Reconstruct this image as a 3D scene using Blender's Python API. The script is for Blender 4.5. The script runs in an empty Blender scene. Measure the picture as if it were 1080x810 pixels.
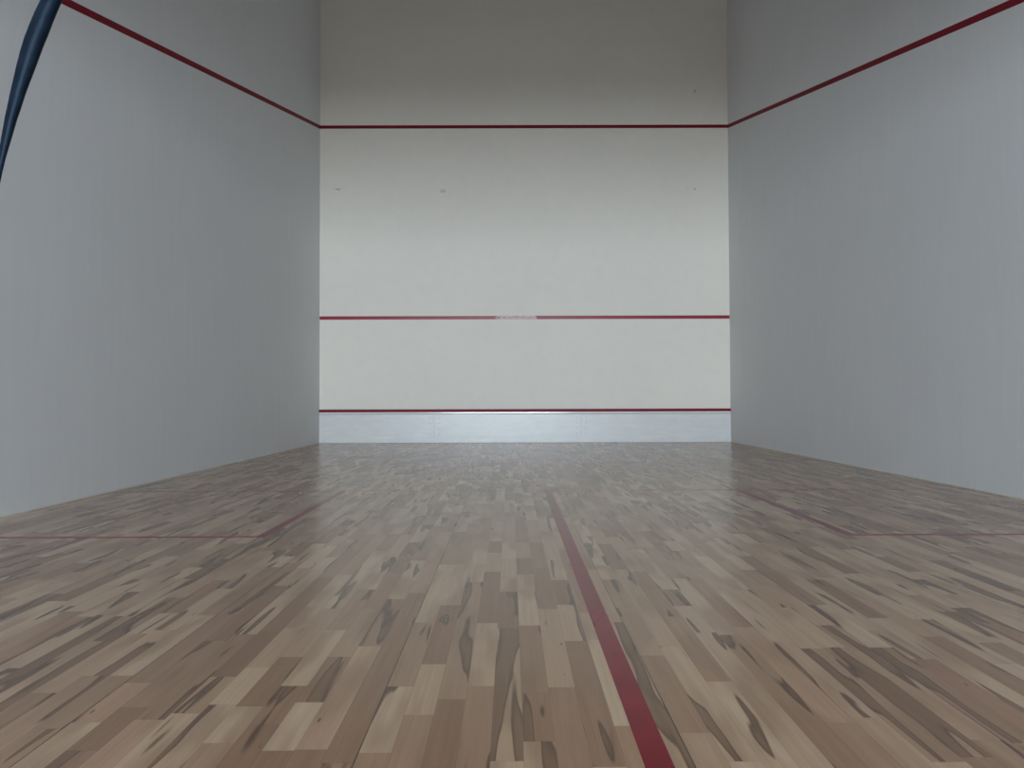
import bpy, bmesh, math, random
from mathutils import Vector

random.seed(11)
C = bpy.context.scene.collection
SC = bpy.context.scene

# ------------------------------------------------------------------ measures
W = 6.0            # court width
HW = W / 2
L = 9.75           # front wall (y=0) to the back opening (y=-L)
LOB = 18.9         # far end of the lobby behind the court
H = 7.3            # court height
HC = 0.644         # camera height
D = 10.44          # camera distance from the front wall
CX = -0.213
F = 754.0          # focal length in pixels of the 1080 px frame


# ------------------------------------------------------------------ helpers
def obj(name, bm, mat, parent=None, kind=None, label=None, cat=None, group=None, smooth=False):
    me = bpy.data.meshes.new(name)
    bm.normal_update()
    bm.to_mesh(me)
    bm.free()
    if smooth:
        for p in me.polygons:
            p.use_smooth = True
    o = bpy.data.objects.new(name, me)
    C.objects.link(o)
    if mat:
        me.materials.append(mat)
    if parent:
        o.parent = parent
    if kind:
        o['kind'] = kind
    if label:
        o['label'] = label
    if cat:
        o['category'] = cat
    if group:
        o['group'] = group
    return o


def add_box(bm, x0, x1, y0, y1, z0, z1, bevel=0.0):
    vs = [bm.verts.new((x, y, z)) for x in (x0, x1) for y in (y0, y1) for z in (z0, z1)]
    idx = [(0, 1, 3, 2), (4, 6, 7, 5), (0, 4, 5, 1), (2, 3, 7, 6), (0, 2, 6, 4), (1, 5, 7, 3)]
    fs = [bm.faces.new([vs[i] for i in f]) for f in idx]
    if bevel:
        es = list({e for f in fs for e in f.edges})
        bmesh.ops.bevel(bm, geom=es, offset=bevel, segments=2, affect='EDGES', profile=0.6)


def box(name, x0, x1, y0, y1, z0, z1, mat, parent=None, bevel=0.0, **k):
    bm = bmesh.new()
    add_box(bm, x0, x1, y0, y1, z0, z1, bevel)
    bmesh.ops.recalc_face_normals(bm, faces=bm.faces)
    return obj(name, bm, mat, parent, **k)


class N:
    """tiny node helper"""
    def __init__(s, name):
        s.m = bpy.data.materials.new(name)
        s.m.use_nodes = True
        s.t = s.m.node_tree
        s.b = s.t.nodes['Principled BSDF']

    def n(s, typ, ins=None, **kw):
        nd = s.t.nodes.new(typ)
        for k, v in kw.items():
            setattr(nd, k, v)
        for k, v in (ins or {}).items():
            if isinstance(v, bpy.types.NodeSocket):
                s.t.links.new(v, nd.inputs[k])
            else:
                nd.inputs[k].default_value = v
        return nd

    def math(s, op, a, b=0.0, c=0.0, clamp=False):
        return s.n('ShaderNodeMath', {0: a, 1: b, 2: c}, operation=op, use_clamp=clamp).outputs[0]

    def ramp(s, fac, stops, interp='LINEAR'):
        r = s.n('ShaderNodeValToRGB', {0: fac})
        r.color_ramp.interpolation = interp
        e = r.color_ramp.elements
        while len(e) < len(stops):
            e.new(0.5)
        for el, (p, c) in zip(e, stops):
            el.position = p
            el.color = (*c, 1) if len(c) == 3 else c
        return r.outputs[0]

    def mix(s, fac, a, b, blend='MIX'):
        m = s.n('ShaderNodeMix', data_type='RGBA', blend_type=blend)
        for k, v in ((0, fac), (6, a), (7, b)):
            if isinstance(v, bpy.types.NodeSocket):
                s.t.links.new(v, m.inputs[k])
            else:
                m.inputs[k].default_value = v if not isinstance(v, tuple) or len(v) == 4 else (*v, 1)
        return m.outputs[2]

    def sstep(s, v, a, b):
        return s.n('ShaderNodeMapRange', {0: v, 1: a, 2: b, 3: 0.0, 4: 1.0},
                   interpolation_type='SMOOTHSTEP').outputs[0]

    def set(s, **kw):
        for k, v in kw.items():
            k = k.replace('_', ' ')
            if isinstance(v, bpy.types.NodeSocket):
                s.t.links.new(v, s.b.inputs[k])
            else:
                s.b.inputs[k].default_value = (*v, 1) if isinstance(v, tuple) and len(v) == 3 else v


# ------------------------------------------------------------------ materials
def wall_paint(name, col, axis_scale, marks=()):
    q = N(name)
    tc = q.n('ShaderNodeTexCoord').outputs['Object']
    mp = q.n('ShaderNodeMapping', {0: tc, 3: axis_scale}).outputs[0]
    nz = q.n('ShaderNodeTexNoise', {'Vector': mp, 'Scale': 1.0, 'Detail': 5.0, 'Roughness': 0.6}).outputs['Fac']
    big = q.n('ShaderNodeTexNoise', {'Vector': tc, 'Scale': 0.8, 'Detail': 3.0}).outputs['Fac']
    f = q.math('ADD', q.math('MULTIPLY', nz, 0.5), q.math('MULTIPLY', big, 0.5))
    c = q.ramp(f, [(0.3, tuple(v * 0.955 for v in col)), (0.7, tuple(min(1, v * 1.02) for v in col))])
    if marks:
        sep = q.n('ShaderNodeSeparateXYZ', {0: tc})
        wob = q.n('ShaderNodeTexNoise', {'Vector': tc, 'Scale': 30.0, 'Detail': 2.0}).outputs['Fac']
        for (mx, mz, rx, rz, st) in marks:
            dx = q.math('DIVIDE', q.math('SUBTRACT', sep.outputs[0], mx), rx)
            dz = q.math('DIVIDE', q.math('SUBTRACT', sep.outputs[2], mz), rz)
            d = q.math('SQRT', q.math('ADD', q.math('MULTIPLY', dx, dx), q.math('MULTIPLY', dz, dz)))
            d = q.math('ADD', d, q.math('MULTIPLY', q.math('SUBTRACT', wob, 0.5), 1.6))
            k = q.math('MULTIPLY', q.math('SUBTRACT', 1.0, q.sstep(d, 0.5, 1.1)), st * 0.65)
            c = q.mix(k, c, (0.16, 0.15, 0.14, 1))
    fine = q.n('ShaderNodeTexNoise', {'Vector': tc, 'Scale': 90.0, 'Detail': 3.0}).outputs['Fac']
    bp = q.n('ShaderNodeBump', {'Height': q.math('ADD', q.math('MULTIPLY', nz, 0.6), q.math('MULTIPLY', fine, 0.4)),
                                'Strength': 0.12, 'Distance': 0.004})
    q.set(Base_Color=c, Roughness=0.6, Normal=bp.outputs[0])
    q.b.inputs['Specular IOR Level'].default_value = 0.3
    return q.m


M_front = wall_paint('front_wall_paint', (0.825, 0.782, 0.700), (6, 6, 6),
                     marks=[(-2.74, 3.72, 0.055, 0.012, 0.75), (-1.19, 3.69, 0.05, 0.03, 0.5),
                            (2.51, 3.71, 0.02, 0.02, 0.6), (2.52, 5.17, 0.02, 0.035, 0.6),
                            (2.40, 3.73, 0.012, 0.012, 0.4), (-1.22, 3.72, 0.02, 0.01, 0.5)])
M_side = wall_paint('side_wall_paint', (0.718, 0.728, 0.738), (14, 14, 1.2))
M_lobby = wall_paint('lobby_wall_paint', (0.25, 0.25, 0.25), (4, 4, 4))


def red_paint(name, col, rough, wear=False, spec=0.5, coat=0.0):
    q = N(name)
    tc = q.n('ShaderNodeTexCoord').outputs['Object']
    nz = q.n('ShaderNodeTexNoise', {'Vector': tc, 'Scale': 9.0, 'Detail': 4.0}).outputs['Fac']
    c = q.ramp(nz, [(0.3, tuple(v * 0.85 for v in col)), (0.7, tuple(v * 1.12 for v in col))])
    if wear:   # the service line is worn through where the balls hit it
        x = q.n('ShaderNodeSeparateXYZ', {0: tc}).outputs[0]
        mp = q.n('ShaderNodeMapping', {0: tc, 3: (1, 1, 3)}).outputs[0]
        ch = q.n('ShaderNodeTexNoise', {'Vector': mp, 'Scale': 22.0, 'Detail': 4.0, 'Roughness': 0.7}).outputs['Fac']
        a = q.math('MULTIPLY', q.sstep(x, -0.68, -0.30), q.math('SUBTRACT', 1.0, q.sstep(x, 0.17, 0.19)))
        lim = q.math('SUBTRACT', 0.86, q.math('MULTIPLY', a, 0.42))
        k = q.sstep(q.math('SUBTRACT', ch, lim), -0.05, 0.06)
        k = q.math('MULTIPLY', k, 0.85)
        c = q.mix(k, c, (0.64, 0.48, 0.50, 1))
    q.set(Base_Color=c, Roughness=rough)
    q.b.inputs['Specular IOR Level'].default_value = spec
    q.b.inputs['Coat Weight'].default_value = coat
    q.b.inputs['Coat Roughness'].default_value = 0.16
    return q.m


M_red_wall = red_paint('red_line_paint', (0.20, 0.004, 0.017), 0.5, spec=0.2)
M_red_service = red_paint('red_worn_line_paint', (0.30, 0.010, 0.032), 0.35, wear=True, spec=0.4)
M_red_floor = red_paint('red_court_line_paint', (0.235, 0.004, 0.016), 0.22)

q = N('tin_white_enamel')
tc = q.n('ShaderNodeTexCoord').outputs['Object']
mp = q.n('ShaderNodeMapping', {0: tc, 3: (1.2, 1, 5)}).outputs[0]
nz = q.n('ShaderNodeTexNoise', {'Vector': mp, 'Scale': 3.0, 'Detail': 5.0, 'Roughness': 0.65}).outputs['Fac']
q.set(Base_Color=q.ramp(nz, [(0.3, (0.665, 0.67, 0.67)), (0.7, (0.74, 0.74, 0.725))]), Roughness=0.33)
M_tin = q.m
q = N('tin_bead_enamel')
q.set(Base_Color=(0.80, 0.77, 0.76), Roughness=0.13)
M_bead = q.m
q = N('tin_joint_shadow')
q.set(Base_Color=(0.30, 0.31, 0.33), Roughness=0.6)
M_joint = q.m
q = N('steel_screw')
q.set(Base_Color=(0.42, 0.42, 0.43), Roughness=0.4, Metallic=0.5)
M_screw = q.m
q = N('ceiling_paint')
q.set(Base_Color=(0.72, 0.78, 0.80), Roughness=0.9)
M_ceil = q.m
q = N('dark_subfloor')
q.set(Base_Color=(0.05, 0.045, 0.04), Roughness=0.9)
M_sub = q.m
q = N('pale_wood_batten')
tc = q.n('ShaderNodeTexCoord').outputs['Object']
mp = q.n('ShaderNodeMapping', {0: tc, 3: (30, 1.5, 30)}).outputs[0]
nz = q.n('ShaderNodeTexNoise', {'Vector': mp, 'Scale': 1.0, 'Detail': 3.0}).outputs['Fac']
q.set(Base_Color=q.ramp(nz, [(0.3, (0.60, 0.57, 0.50)), (0.7, (0.70, 0.67, 0.60))]), Roughness=0.5)
M_batten = q.m

# black plastic strap with a bluish sheen
q = N('black_glossy_plastic')
tc = q.n('ShaderNodeTexCoord').outputs['Object']
nz = q.n('ShaderNodeTexNoise', {'Vector': tc, 'Scale': 120.0, 'Detail': 3.0}).outputs['Fac']
sc = q.n('ShaderNodeTexNoise', {'Vector': tc, 'Scale': 35.0, 'Detail': 4.0}).outputs['Fac']
bp = q.n('ShaderNodeBump', {'Height': nz, 'Strength': 0.25, 'Distance': 0.002})
q.set(Base_Color=q.ramp(sc, [(0.45, (0.003, 0.007, 0.014)), (0.72, (0.006, 0.012, 0.022))]),
      Roughness=0.46, Normal=bp.outputs[0])
q.b.inputs['Specular IOR Level'].default_value = 0.11
q.b.inputs['Specular Tint'].default_value = (0.6, 0.8, 1.0, 1)
M_strap = q.m


# maple strip floor: every board carries its own random numbers ('board') and a
# board-local UV in metres
def floor_material():
    q = N('maple_strip_floor')
    at = q.n('ShaderNodeAttribute', attribute_name='board')
    sp = q.n('ShaderNodeSeparateColor', {0: at.outputs['Color']})
    tone, kind, seed = sp.outputs[0], sp.outputs[1], sp.outputs[2]
    uv = q.n('ShaderNodeUVMap', uv_map='UVMap').outputs[0]
    us = q.n('ShaderNodeSeparateXYZ', {0: uv})
    u, v = us.outputs[0], us.outputs[1]
    sd = q.math('MULTIPLY', seed, 97.0)

    def vec(sx, sy, off):
        return q.n('ShaderNodeCombineXYZ', {0: q.math('MULTIPLY', u, sx), 1: q.math('MULTIPLY', v, sy),
                                            2: q.math('ADD', sd, off)}).outputs[0]
    # sapwood tone per board
    base = q.ramp(tone, [(0.0, (0.255, 0.142, 0.083)), (0.3, (0.345, 0.205, 0.124)), (0.6, (0.46, 0.298, 0.187)),
                         (1.0, (0.59, 0.420, 0.278))])
    base = q.mix(q.math('MULTIPLY', q.sstep(q.math('FRACT', q.math('MULTIPLY', seed, 7.31)), 0.72, 0.95), 0.45), base, (0.40, 0.21, 0.125, 1))
    # cloudy drift along the board
    drift = q.n('ShaderNodeTexNoise', {'Vector': vec(9, 2.2, 3.0), 'Scale': 1.0, 'Detail': 2.0}).outputs['Fac']
    base = q.mix(q.math('MULTIPLY', q.sstep(drift, 0.42, 0.66), 0.6), base, (0.30, 0.175, 0.104, 1))
    # heartwood flames: elongated dark patches with crisp edges in some boards
    fl = q.n('ShaderNodeTexNoise', {'Vector': vec(21, 1.9, 11.0), 'Scale': 1.0, 'Detail': 1.5, 'Roughness': 0.45,
                                    'Distortion': 0.35}).outputs['Fac']
    thr = q.math('SUBTRACT', 0.74, q.math('MULTIPLY', kind, 0.24))
    fd = q.math('SUBTRACT', fl, thr)
    flame = q.sstep(fd, 0.0, 0.035)
    edge = q.math('MULTIPLY', flame, q.math('SUBTRACT', 1.0, q.sstep(fd, 0.015, 0.10)))
    heart = q.mix(edge, (0.215, 0.122, 0.070, 1), (0.095, 0.052, 0.030, 1))
    base = q.mix(q.math('MULTIPLY', flame, 0.88), base, heart)
    # fine grain
    gr = q.n('ShaderNodeTexNoise', {'Vector': vec(260, 5, 23.0), 'Scale': 1.0, 'Detail': 3.0}).outputs['Fac']
    gr2 = q.n('ShaderNodeTexNoise', {'Vector': vec(60, 2.0, 31.0), 'Scale': 1.0, 'Detail': 3.0,
                                     'Distortion': 0.6}).outputs['Fac']
    gm = q.math('ADD', q.math('MULTIPLY', gr, 0.35), q.math('MULTIPLY', gr2, 0.65))
    base = q.mix(1.0, base, q.ramp(gm, [(0.3, (0.86, 0.85, 0.84)), (0.7, (1.08, 1.08, 1.08))]), 'MULTIPLY')
    # small knots
    kn = q.n('ShaderNodeTexVoronoi', {'Vector': vec(14, 4, 41.0), 'Scale': 1.0, 'Randomness': 1.0})
    km = q.math('SUBTRACT', 1.0, q.sstep(kn.outputs['Distance'], 0.02, 0.06))
    base = q.mix(q.math('MULTIPLY', km, 0.75), base, (0.055, 0.038, 0.027, 1))
    # joints: fine between boards, wider and dark between the 0.6 m panels
    at2 = q.n('ShaderNodeAttribute', attribute_name='bw')
    s2 = q.n('ShaderNodeSeparateColor', {0: at2.outputs['Color']})
    bw, ln, side = s2.outputs[0], s2.outputs[1], s2.outputs[2]   # width, length (1 m = 0.5), seam on the right side
    ue = q.math('MINIMUM', u, q.math('SUBTRACT', bw, u))
    ve = q.math('MINIMUM', v, q.math('SUBTRACT', ln, v))
    e = q.math('MINIMUM', ue, ve)
    jt = q.math('MULTIPLY', q.math('SUBTRACT', 1.0, q.sstep(e, 0.0002, 0.0008)), 0.30)
    base = q.mix(jt, base, (0.10, 0.07, 0.05, 1))
    ur = q.math('SUBTRACT', bw, u)
    seam = q.math('MULTIPLY', q.math('SUBTRACT', 1.0, q.sstep(ur, 0.0014, 0.0028)), side)
    base = q.mix(q.math('MULTIPLY', seam, 0.9), base, (0.012, 0.010, 0.008, 1))
    # lacquer with scuffed patches
    tc = q.n('ShaderNodeTexCoord').outputs['Object']
    sc = q.n('ShaderNodeTexNoise', {'Vector': tc, 'Scale': 2.5, 'Detail': 5.0, 'Roughness': 0.65}).outputs['Fac']
    rg = q.n('ShaderNodeMapRange', {0: sc, 1: 0.3, 2: 0.7, 3: 0.19, 4: 0.25}).outputs[0]
    q.set(Base_Color=base, Roughness=rg)
    q.b.inputs['IOR'].default_value = 1.55
    return q.m


M_floor = floor_material()

# ------------------------------------------------------------------ floor
SEAM0 = 0.109      # x of one panel seam; the others every 0.6 m
BW = 0.06          # strip width


def build_floor():
    bm = bmesh.new()
    uvl = bm.loops.layers.uv.new('UVMap')
    cl = bm.loops.layers.float_color.new('board')
    bl = bm.loops.layers.float_color.new('bw')
    x0g = SEAM0 - 0.6 * 6
    nrow = int((2 * HW + 1.2) / BW) + 2
    xa, xb = -HW + 0.006, HW - 0.006
    rnd = random.Random(5)

    def wy(py):        # floor distance of a picked board end
        return -D + F / (1.5527 * (py - 420.1))
    # the boards nearest the doorway, strip by strip: end positions from near to far and (tone, figure)
    M0 = {
        0: ([789.6, 721, 654.5, 594.4, 560], [(.45, .3), (.95, .75), (.42, .3), (.88, .1), (.55, .2)]),
        1: ([750.7, 698, 636.7, 594.4, 552], [(.42, .65), (.75, .55), (.12, .3), (.88, .1), (.5, .2)]),
        2: ([734.6, 612.7, 594.4, 572, 545], [(.12, .6), (.45, .6), (.9, .1), (.85, .7), (.6, .2)]),
        3: ([721, 655.5, 602, 582, 570, 550], [(.35, .7), (.85, .15), (.15, .3), (.85, .1), (.25, .3), (.8, .1)]),
        4: ([798.7, 661, 623, 589, 572, 540], [(.9, .1), (.72, 1.0), (.15, .5), (.82, .6), (.95, .1), (.6, .2)]),
        5: ([778.5, 728.5, 658, 605, 588, 571], [(.8, .2), (.18, .8), (.30, .6), (.9, .1), (.15, .3), (.9, .1)]),
        6: ([812, 722.6, 641, 598, 571, 548], [(.6, .2), (.34, .5), (.66, .2), (.25, .3), (.35, .3), (.6, .2)]),
        7: ([805, 674.4, 636.7, 611, 590, 560], [(.95, .1), (.25, .55), (.9, .6), (.12, .6), (.85, .3), (.8, .1)]),
        8: ([762.8, 673, 645, 594, 560], [(.5, .3), (.95, .15), (.7, .2), (.4, .3), (.7, .2)]),
        9: ([840, 655, 600, 565], [(.5, .5), (.6, .95), (.7, .3), (.5, .3)]),
        -1: ([800, 624, 560], [(.35, .3), (.22, .25), (.8, .1)]),
        -2: ([786, 679, 630, 590], [(.2, .3), (.9, .1), (.35, 1.0), (.8, .3)]),
        -3: ([787, 737, 690, 640], [(.2, .4), (.92, .2), (.25, .7), (.5, .3)]),
        -4: ([760, 720, 662, 620], [(.15, .4), (.3, .7), (.88, .1), (.4, .3)]),
        -5: ([779, 741, 690, 640], [(.5, .3), (.85, .3), (.2, .5), (.6, .4)]),
        10: ([770, 690, 640], [(.7, .4), (.35, .4), (.75, .3)]),
        11: ([800, 680, 600], [(.95, .3), (.8, .85), (.7, .3)]),
    }
    picked = {}
    for kk, (ends, looks) in M0.items():
        ys = [wy(p) for p in ends]
        lst, a = [], -D - 0.2
        for yy, lk in zip(ys, looks):
            lst.append((a, yy, lk))
            a = yy
        picked[kk + 50] = (lst, ys[-1])
    for r in range(nrow):
        xl, xr = x0g + r * BW, x0g + (r + 1) * BW
        side = 1.0 if (r % 10) == 9 else 0.0
        if xr <= xa or xl >= xb:
            continue
        cl_, cr_ = max(xl, xa), min(xr, xb)
        y = -LOB - rnd.uniform(0, 0.4)
        plst, pend = picked.get(r, ([], None))
        queue = list(plst)
        while y < -0.02:
            ln = rnd.choice((0.2, 0.27, 0.33, 0.38, 0.42, 0.48, 0.55, 0.62, 0.75)) * rnd.uniform(0.9, 1.12)
            yn = y + ln
            look = None
            if queue and y >= queue[0][0] - 1e-6:
                _, yn, look = queue.pop(0)
            elif queue and yn > queue[0][0]:
                yn = queue[0][0]
            ln = yn - y
            ya, yb = max(y, -LOB), min(yn, -0.02)
            if yb > ya:
                t = 0.85 + rnd.gauss(0, 0.09) if rnd.random() < 0.48 else 0.40 + rnd.gauss(0, 0.17)
                t = min(1, max(0, t))
                kd = rnd.random() ** 0.95
                if look:
                    t, kd = look
                sd = rnd.random()
                vs = [bm.verts.new(p) for p in ((cl_, ya, 0), (cr_, ya, 0), (cr_, yb, 0), (cl_, yb, 0))]
                f = bm.faces.new(vs)
                for lp, (a, b) in zip(f.loops, ((cl_ - xl, ya - y), (cr_ - xl, ya - y), (cr_ - xl, yb - y), (cl_ - xl, yb - y))):
                    lp[uvl].uv = (a, b)
                    lp[cl] = (t, kd, sd, 1)
                    lp[bl] = (BW, ln, side, 1)
            y = yn
    # solid underside and edges so that the floor has its real thickness
    add_box(bm, xa, xb, -LOB, -0.02, -0.022, -0.0005)
    return obj('floor', bm, M_floor, kind='structure')


floor = build_floor()
box('floor_slab', -HW - 0.2, HW + 0.2, -LOB - 0.2, 0.2, -0.20, -0.021, M_sub, kind='structure')


def floor_strip(name, x0, x1, y0, y1):
    return box(name, x0, x1, y0, y1, -0.001, 0.0004, M_red_floor, parent=floor)


YS = -5.43                                     # short line centre
XHC = 0.046                                    # half-court line centre
BI = HW - 1.62                                 # service box inner line centre
YB = YS - 1.65
floor_strip('short_line', -HW + 0.01, HW - 0.01, YS - 0.014, YS + 0.014)
floor_strip('half_court_line', XHC - 0.026, XHC + 0.026, -L, YS - 0.014)
for s in (-1, 1):
    bm = bmesh.new()
    add_box(bm, min(s * (BI - 0.023), s * (BI + 0.023)), max(s * (BI - 0.023), s * (BI + 0.023)), YB - 0.018, YS - 0.014, -0.001, 0.0004)
    add_box(bm, min(s * (BI + 0.023), s * (HW - 0.01)), max(s * (BI + 0.023), s * (HW - 0.01)), YB - 0.018, YB + 0.018, -0.001, 0.0004)
    obj('service_box_line', bm, M_red_floor, floor)

# ------------------------------------------------------------------ walls
wf = box('wall_front', -HW - 0.2, HW + 0.2, 0.0, 0.2, -0.02, H, M_front, kind='structure')
wl = box('wall_left', -HW - 0.2, -HW, -L - 0.12, 0.0, -0.02, H, M_side, kind='structure')
wr = box('wall_right', HW, HW + 0.2, -L - 0.12, 0.0, -0.02, H, M_side, kind='structure')
box('ceiling', -HW - 0.2, HW + 0.2, -LOB - 0.2, 0.2, H, H + 0.2, M_ceil, kind='structure')
ZO = 4.640         # out line centre on the front wall
ZS = 1.826         # service line centre
ZT = 0.468         # tin line centre
box('out_line', -HW + 0.001, HW - 0.001, -0.0012, 0.001, ZO - 0.024, ZO + 0.024, M_red_wall, parent=wf)
box('service_line', -HW + 0.001, HW - 0.001, -0.0012, 0.001, ZS - 0.025, ZS + 0.025, M_red_service, parent=wf)
for s, w in ((-1, wl), (1, wr)):
    bm = bmesh.new()
    xa, xb = sorted((s * (HW + 0.001), s * (HW - 0.0012)))
    sl = 0.2496
    y1, z1 = -0.001, ZO
    y0, z0 = -L, ZO - sl * (L - 0.001)
    prof = [(y0, z0 - 0.026), (y1, z1 - 0.026), (y1, z1 + 0.026), (y0, z0 + 0.026)]
    A = [bm.verts.new((xa, y, z)) for y, z in prof]
    B = [bm.verts.new((xb, y, z)) for y, z in prof]
    bm.faces.new(A)
    bm.faces.new(B[::-1])
    for i in range(4):
        bm.faces.new((A[i], B[i], B[(i + 1) % 4], A[(i + 1) % 4]))
    bmesh.ops.recalc_face_normals(bm, faces=bm.faces)
    obj('side_out_line', bm, M_red_wall, w)
# thin pale battens where the side walls meet the floor
box('baseboard_left', -HW, -HW + 0.005, -L, -0.03, 0.0, 0.009, M_batten, kind='structure')
box('baseboard_right', HW - 0.005, HW, -L, -0.03, 0.0, 0.009, M_batten, kind='structure')

# ------------------------------------------------------------------ tin
tin = bpy.data.objects.new('tin', None)
C.objects.link(tin)
tin.location = (0, 0, 0)
tin['label'] = 'long white metal tin board with red top line along the foot of the front wall'
tin['category'] = 'squash tin'
TT = 0.022
XJ = (-1.325, 0.812)
ZR = ZT - 0.020
xs = [-HW + 0.002, XJ[0], XJ[1], HW - 0.002]
for i in range(3):
    a, b = xs[i] + 0.0012 * (i > 0), xs[i + 1] - 0.0012 * (i < 2)
    p = box('panel', a, b, -TT, -0.001, 0.004, ZR - 0.034, M_tin, parent=tin, bevel=0.0012)
    ends = []
    if i > 0:
        ends.append(a + 0.075)
    if i < 2:
        ends.append(b - 0.055)
    for ex in ends:
        for zz in (0.13, 0.20, 0.285, 0.36):
            bm = bmesh.new()
            bmesh.ops.create_cone(bm, cap_ends=True, segments=12, radius1=0.007, radius2=0.005, depth=0.003)
            bmesh.ops.rotate(bm, verts=bm.verts, cent=(0, 0, 0), matrix=__import__('mathutils').Matrix.Rotation(math.pi / 2, 3, 'X'))
            bmesh.ops.translate(bm, verts=bm.verts, vec=(ex, -TT - 0.0015, zz))
            obj('screw', bm, M_screw, p)
box('joint_backing', xs[0], xs[3], -0.012, -0.0005, 0.002, ZR, M_joint, parent=tin)
box('top_rail', -HW + 0.001, HW - 0.001, -0.034, -0.0008, ZR, ZR + 0.040, M_red_wall, parent=tin, bevel=0.003)
# glossy lip below the red rail
box('lip', xs[0], xs[3], -TT - 0.008, -0.0009, ZR - 0.026, ZR - 0.0005, M_bead, parent=tin, bevel=0.004, label='bright glossy white lip')
box('kick_strip', xs[0], xs[3], -TT - 0.006, -0.0006, 0.001, 0.078, M_tin, parent=tin, bevel=0.003)

# ------------------------------------------------------------------ lobby behind the court (the light comes from here)
HB = 2.60
GZ0, GZ1, GX = 3.9, 5.6, 2.4        # unseen opening added high in the back wall for the upper fill light
bm = bmesh.new()
add_box(bm, -HW, HW, -L - 0.12, -L, HB, GZ0)
add_box(bm, -HW, HW, -L - 0.12, -L, GZ1, H)
add_box(bm, -HW, -GX, -L - 0.12, -L, GZ0, GZ1)
add_box(bm, GX, HW, -L - 0.12, -L, GZ0, GZ1)
obj('wall_back', bm, M_side, kind='structure')
bm = bmesh.new()
for x in (-GX + 0.02, 0, GX - 0.02):
    add_box(bm, x - 0.02, x + 0.02, -L - 0.10, -L - 0.04, GZ0, GZ1)
for z in (GZ0 + 0.02, GZ1 - 0.02):
    add_box(bm, -GX, GX, -L - 0.10, -L - 0.04, z - 0.02, z + 0.02)
obj('added_high_window', bm, M_lobby, kind='structure')  # frame of the added, unseen opening for the fill lamp
box('ceiling_lobby', -HW, HW, -LOB, -L - 0.12, 3.0, 3.15, M_ceil, kind='structure')
box('wall_lobby_left', -HW - 0.2, -HW, -LOB, -L - 0.12, -0.02, 3.2, M_lobby, kind='structure')
box('wall_lobby_right', HW, HW + 0.2, -LOB, -L - 0.12, -0.02, 3.2, M_lobby, kind='structure')
WXL, WXR, WZ0, WZ1 = -2.92, 2.0, 0.03, 2.45
bm = bmesh.new()
add_box(bm, -HW, HW, -LOB - 0.2, -LOB, -0.02, WZ0)
add_box(bm, -HW, HW, -LOB - 0.2, -LOB, WZ1, 3.2)
add_box(bm, -HW, WXL, -LOB - 0.2, -LOB, WZ0, WZ1)
add_box(bm, WXR, HW, -LOB - 0.2, -LOB, WZ0, WZ1)
obj('wall_lobby', bm, M_lobby, kind='structure')
bm = bmesh.new()
for x in (WXL + 0.025, -1.28, 0.36, WXR - 0.025):
    add_box(bm, x - 0.025, x + 0.025, -LOB - 0.12, -LOB - 0.05, WZ0, WZ1)
for z in (WZ0 + 0.025, WZ1 - 0.025):
    add_box(bm, WXL, WXR, -LOB - 0.12, -LOB - 0.05, z - 0.025, z + 0.025)
obj('window_1', bm, M_lobby, kind='structure')


# ------------------------------------------------------------------ camera
cam = bpy.data.cameras.new('camera')
co = bpy.data.objects.new('camera', cam)
C.objects.link(co)
cam.sensor_width = 36.0
cam.lens = F / 1080 * 36.0
cam.clip_start = 0.05
co.location = (CX, -D, HC)
PITCH, YAW, ROLL = math.radians(1.15), math.radians(-0.13), math.radians(-0.17)
from mathutils import Matrix
R = Matrix.Rotation(YAW, 3, 'Z') @ Matrix.Rotation(math.pi / 2 + PITCH, 3, 'X') @ Matrix.Rotation(ROLL, 3, 'Z')
co.rotation_euler = R.to_euler()
SC.camera = co


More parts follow.
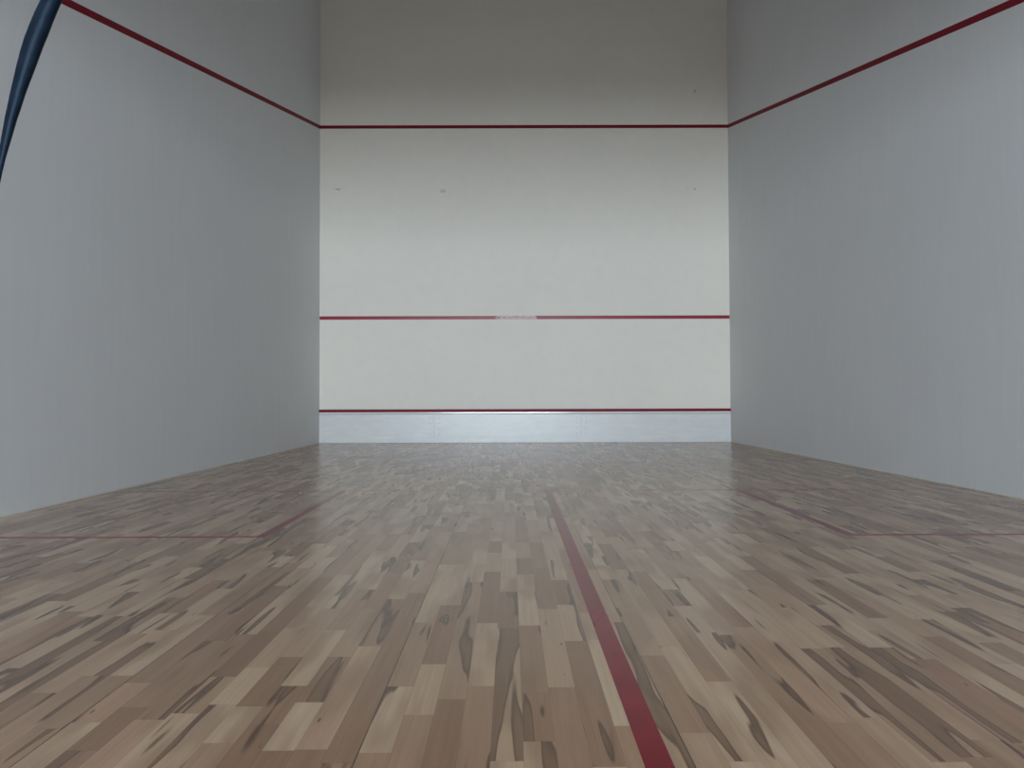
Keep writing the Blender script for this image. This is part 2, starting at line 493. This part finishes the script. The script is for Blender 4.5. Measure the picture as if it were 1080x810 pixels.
# ------------------------------------------------------------------ hanging strap by the doorway
def build_strap():
    # centre x, z and half-width at each station, in metres
    dist = 0.64
    k = dist / F
    st = [(-0.40, HB, 0.007), (-0.455, 1.90, 0.008), (-0.50, 1.62, 0.009), (-0.545, 1.36, 0.0095)]
    px = [(-60, 77, 11.0), (-30, 64, 11.0), (0, 51.5, 11.0), (14, 45.5, 11.4), (27, 40.5, 11.6), (40, 35.5, 11.4), (54, 31, 11.0), (68, 26.8, 10.2),
          (81, 23, 9.2), (95, 19, 8.3), (109, 15.5, 7.6), (122, 12, 6.8), (136, 9, 6.0), (150, 5.8, 5.2),
          (163, 3, 4.4), (176, 0.5, 3.9), (190, -2, 3.6), (212, -5, 3.5)]
    for (py, pxx, hw) in px:
        st.append((CX + (pxx - 3 - 538.3) * k, HC + (420.1 - py) * k, hw * k * 0.87))
    x, z, hw = st[-1]
    st += [(x - 0.006, z - 0.06, 0.0032), (x - 0.010, z - 0.14, 0.0036), (x - 0.009, z - 0.20, 0.004), (x - 0.010, z - 0.24, 0.0036)]
    n = 20
    bm = bmesh.new()
    rings = []
    y0 = -D + dist
    for i, (cx, cz, w) in enumerate(st):
        a = Vector((st[max(0, i - 1)][0], 0, st[max(0, i - 1)][1]))
        b = Vector((st[min(len(st) - 1, i + 1)][0], 0, st[min(len(st) - 1, i + 1)][1]))
        t = (b - a).normalized()
        side = Vector((t.z, 0, -t.x))
        ring = []
        for j in range(n):
            an = 2 * math.pi * j / n
            ca, sa = math.cos(an), math.sin(an)
            r = 1.0 - 0.16 * math.exp(-((an - math.pi * 1.62) / 0.28) ** 2)   # pressed fold along the front
            p = Vector((cx, y0, cz)) + side * (w * ca * r) + Vector((0, w * 0.75 * sa * r, 0))
            ring.append(bm.verts.new(p))
        rings.append(ring)
    for a, b in zip(rings, rings[1:]):
        for j in range(n):
            bm.faces.new((a[j], a[(j + 1) % n], b[(j + 1) % n], b[j]))
    bm.faces.new(rings[0])
    bm.faces.new(rings[-1][::-1])
    bmesh.ops.recalc_face_normals(bm, faces=bm.faces)
    o = obj('hanging_strap', bm, M_strap, smooth=True,
            label='glossy black strap hanging in a bend close to the left wall at top left', cat='strap')
    return o


build_strap()

# ------------------------------------------------------------------ light
def area(name, loc, rot, sx, sy, power, col):
    l = bpy.data.lights.new(name, 'AREA')
    l.shape = 'RECTANGLE'
    l.size, l.size_y = sx, sy
    l.energy = power
    l.color = col
    o = bpy.data.objects.new(name, l)
    C.objects.link(o)
    o.location = loc
    o.rotation_euler = rot
    return o


area('window_daylight', ((WXL + WXR) / 2, -LOB + 0.02, (WZ0 + WZ1) / 2), (math.pi / 2, 0, 0), WXR - WXL - 0.1, WZ1 - WZ0 - 0.06, 1430, (0.775, 0.895, 1.0))
area('upper_cool_fill', (0, -L - 0.13, (GZ0 + GZ1) / 2), (math.pi / 2, 0, 0), 2 * GX - 0.1, GZ1 - GZ0 - 0.1, 9, (0.70, 0.90, 1.0))  # added weak cool fill that lifts the upper front wall

w = bpy.data.worlds.new('world')
SC.world = w
w.use_nodes = True
w.node_tree.nodes['Background'].inputs[0].default_value = (0.7, 0.8, 1.0, 1)
w.node_tree.nodes['Background'].inputs[1].default_value = 0.6

SC.view_settings.view_transform = 'Standard'
SC.view_settings.look = 'None'
SC.view_settings.gamma = 1.0
SC.view_settings.use_curve_mapping = False
SC.view_settings.exposure = 0.0
SC.cycles.use_denoising = True
SC.cycles.use_adaptive_sampling = False
SC.cycles.max_bounces = 12
SC.cycles.diffuse_bounces = 8
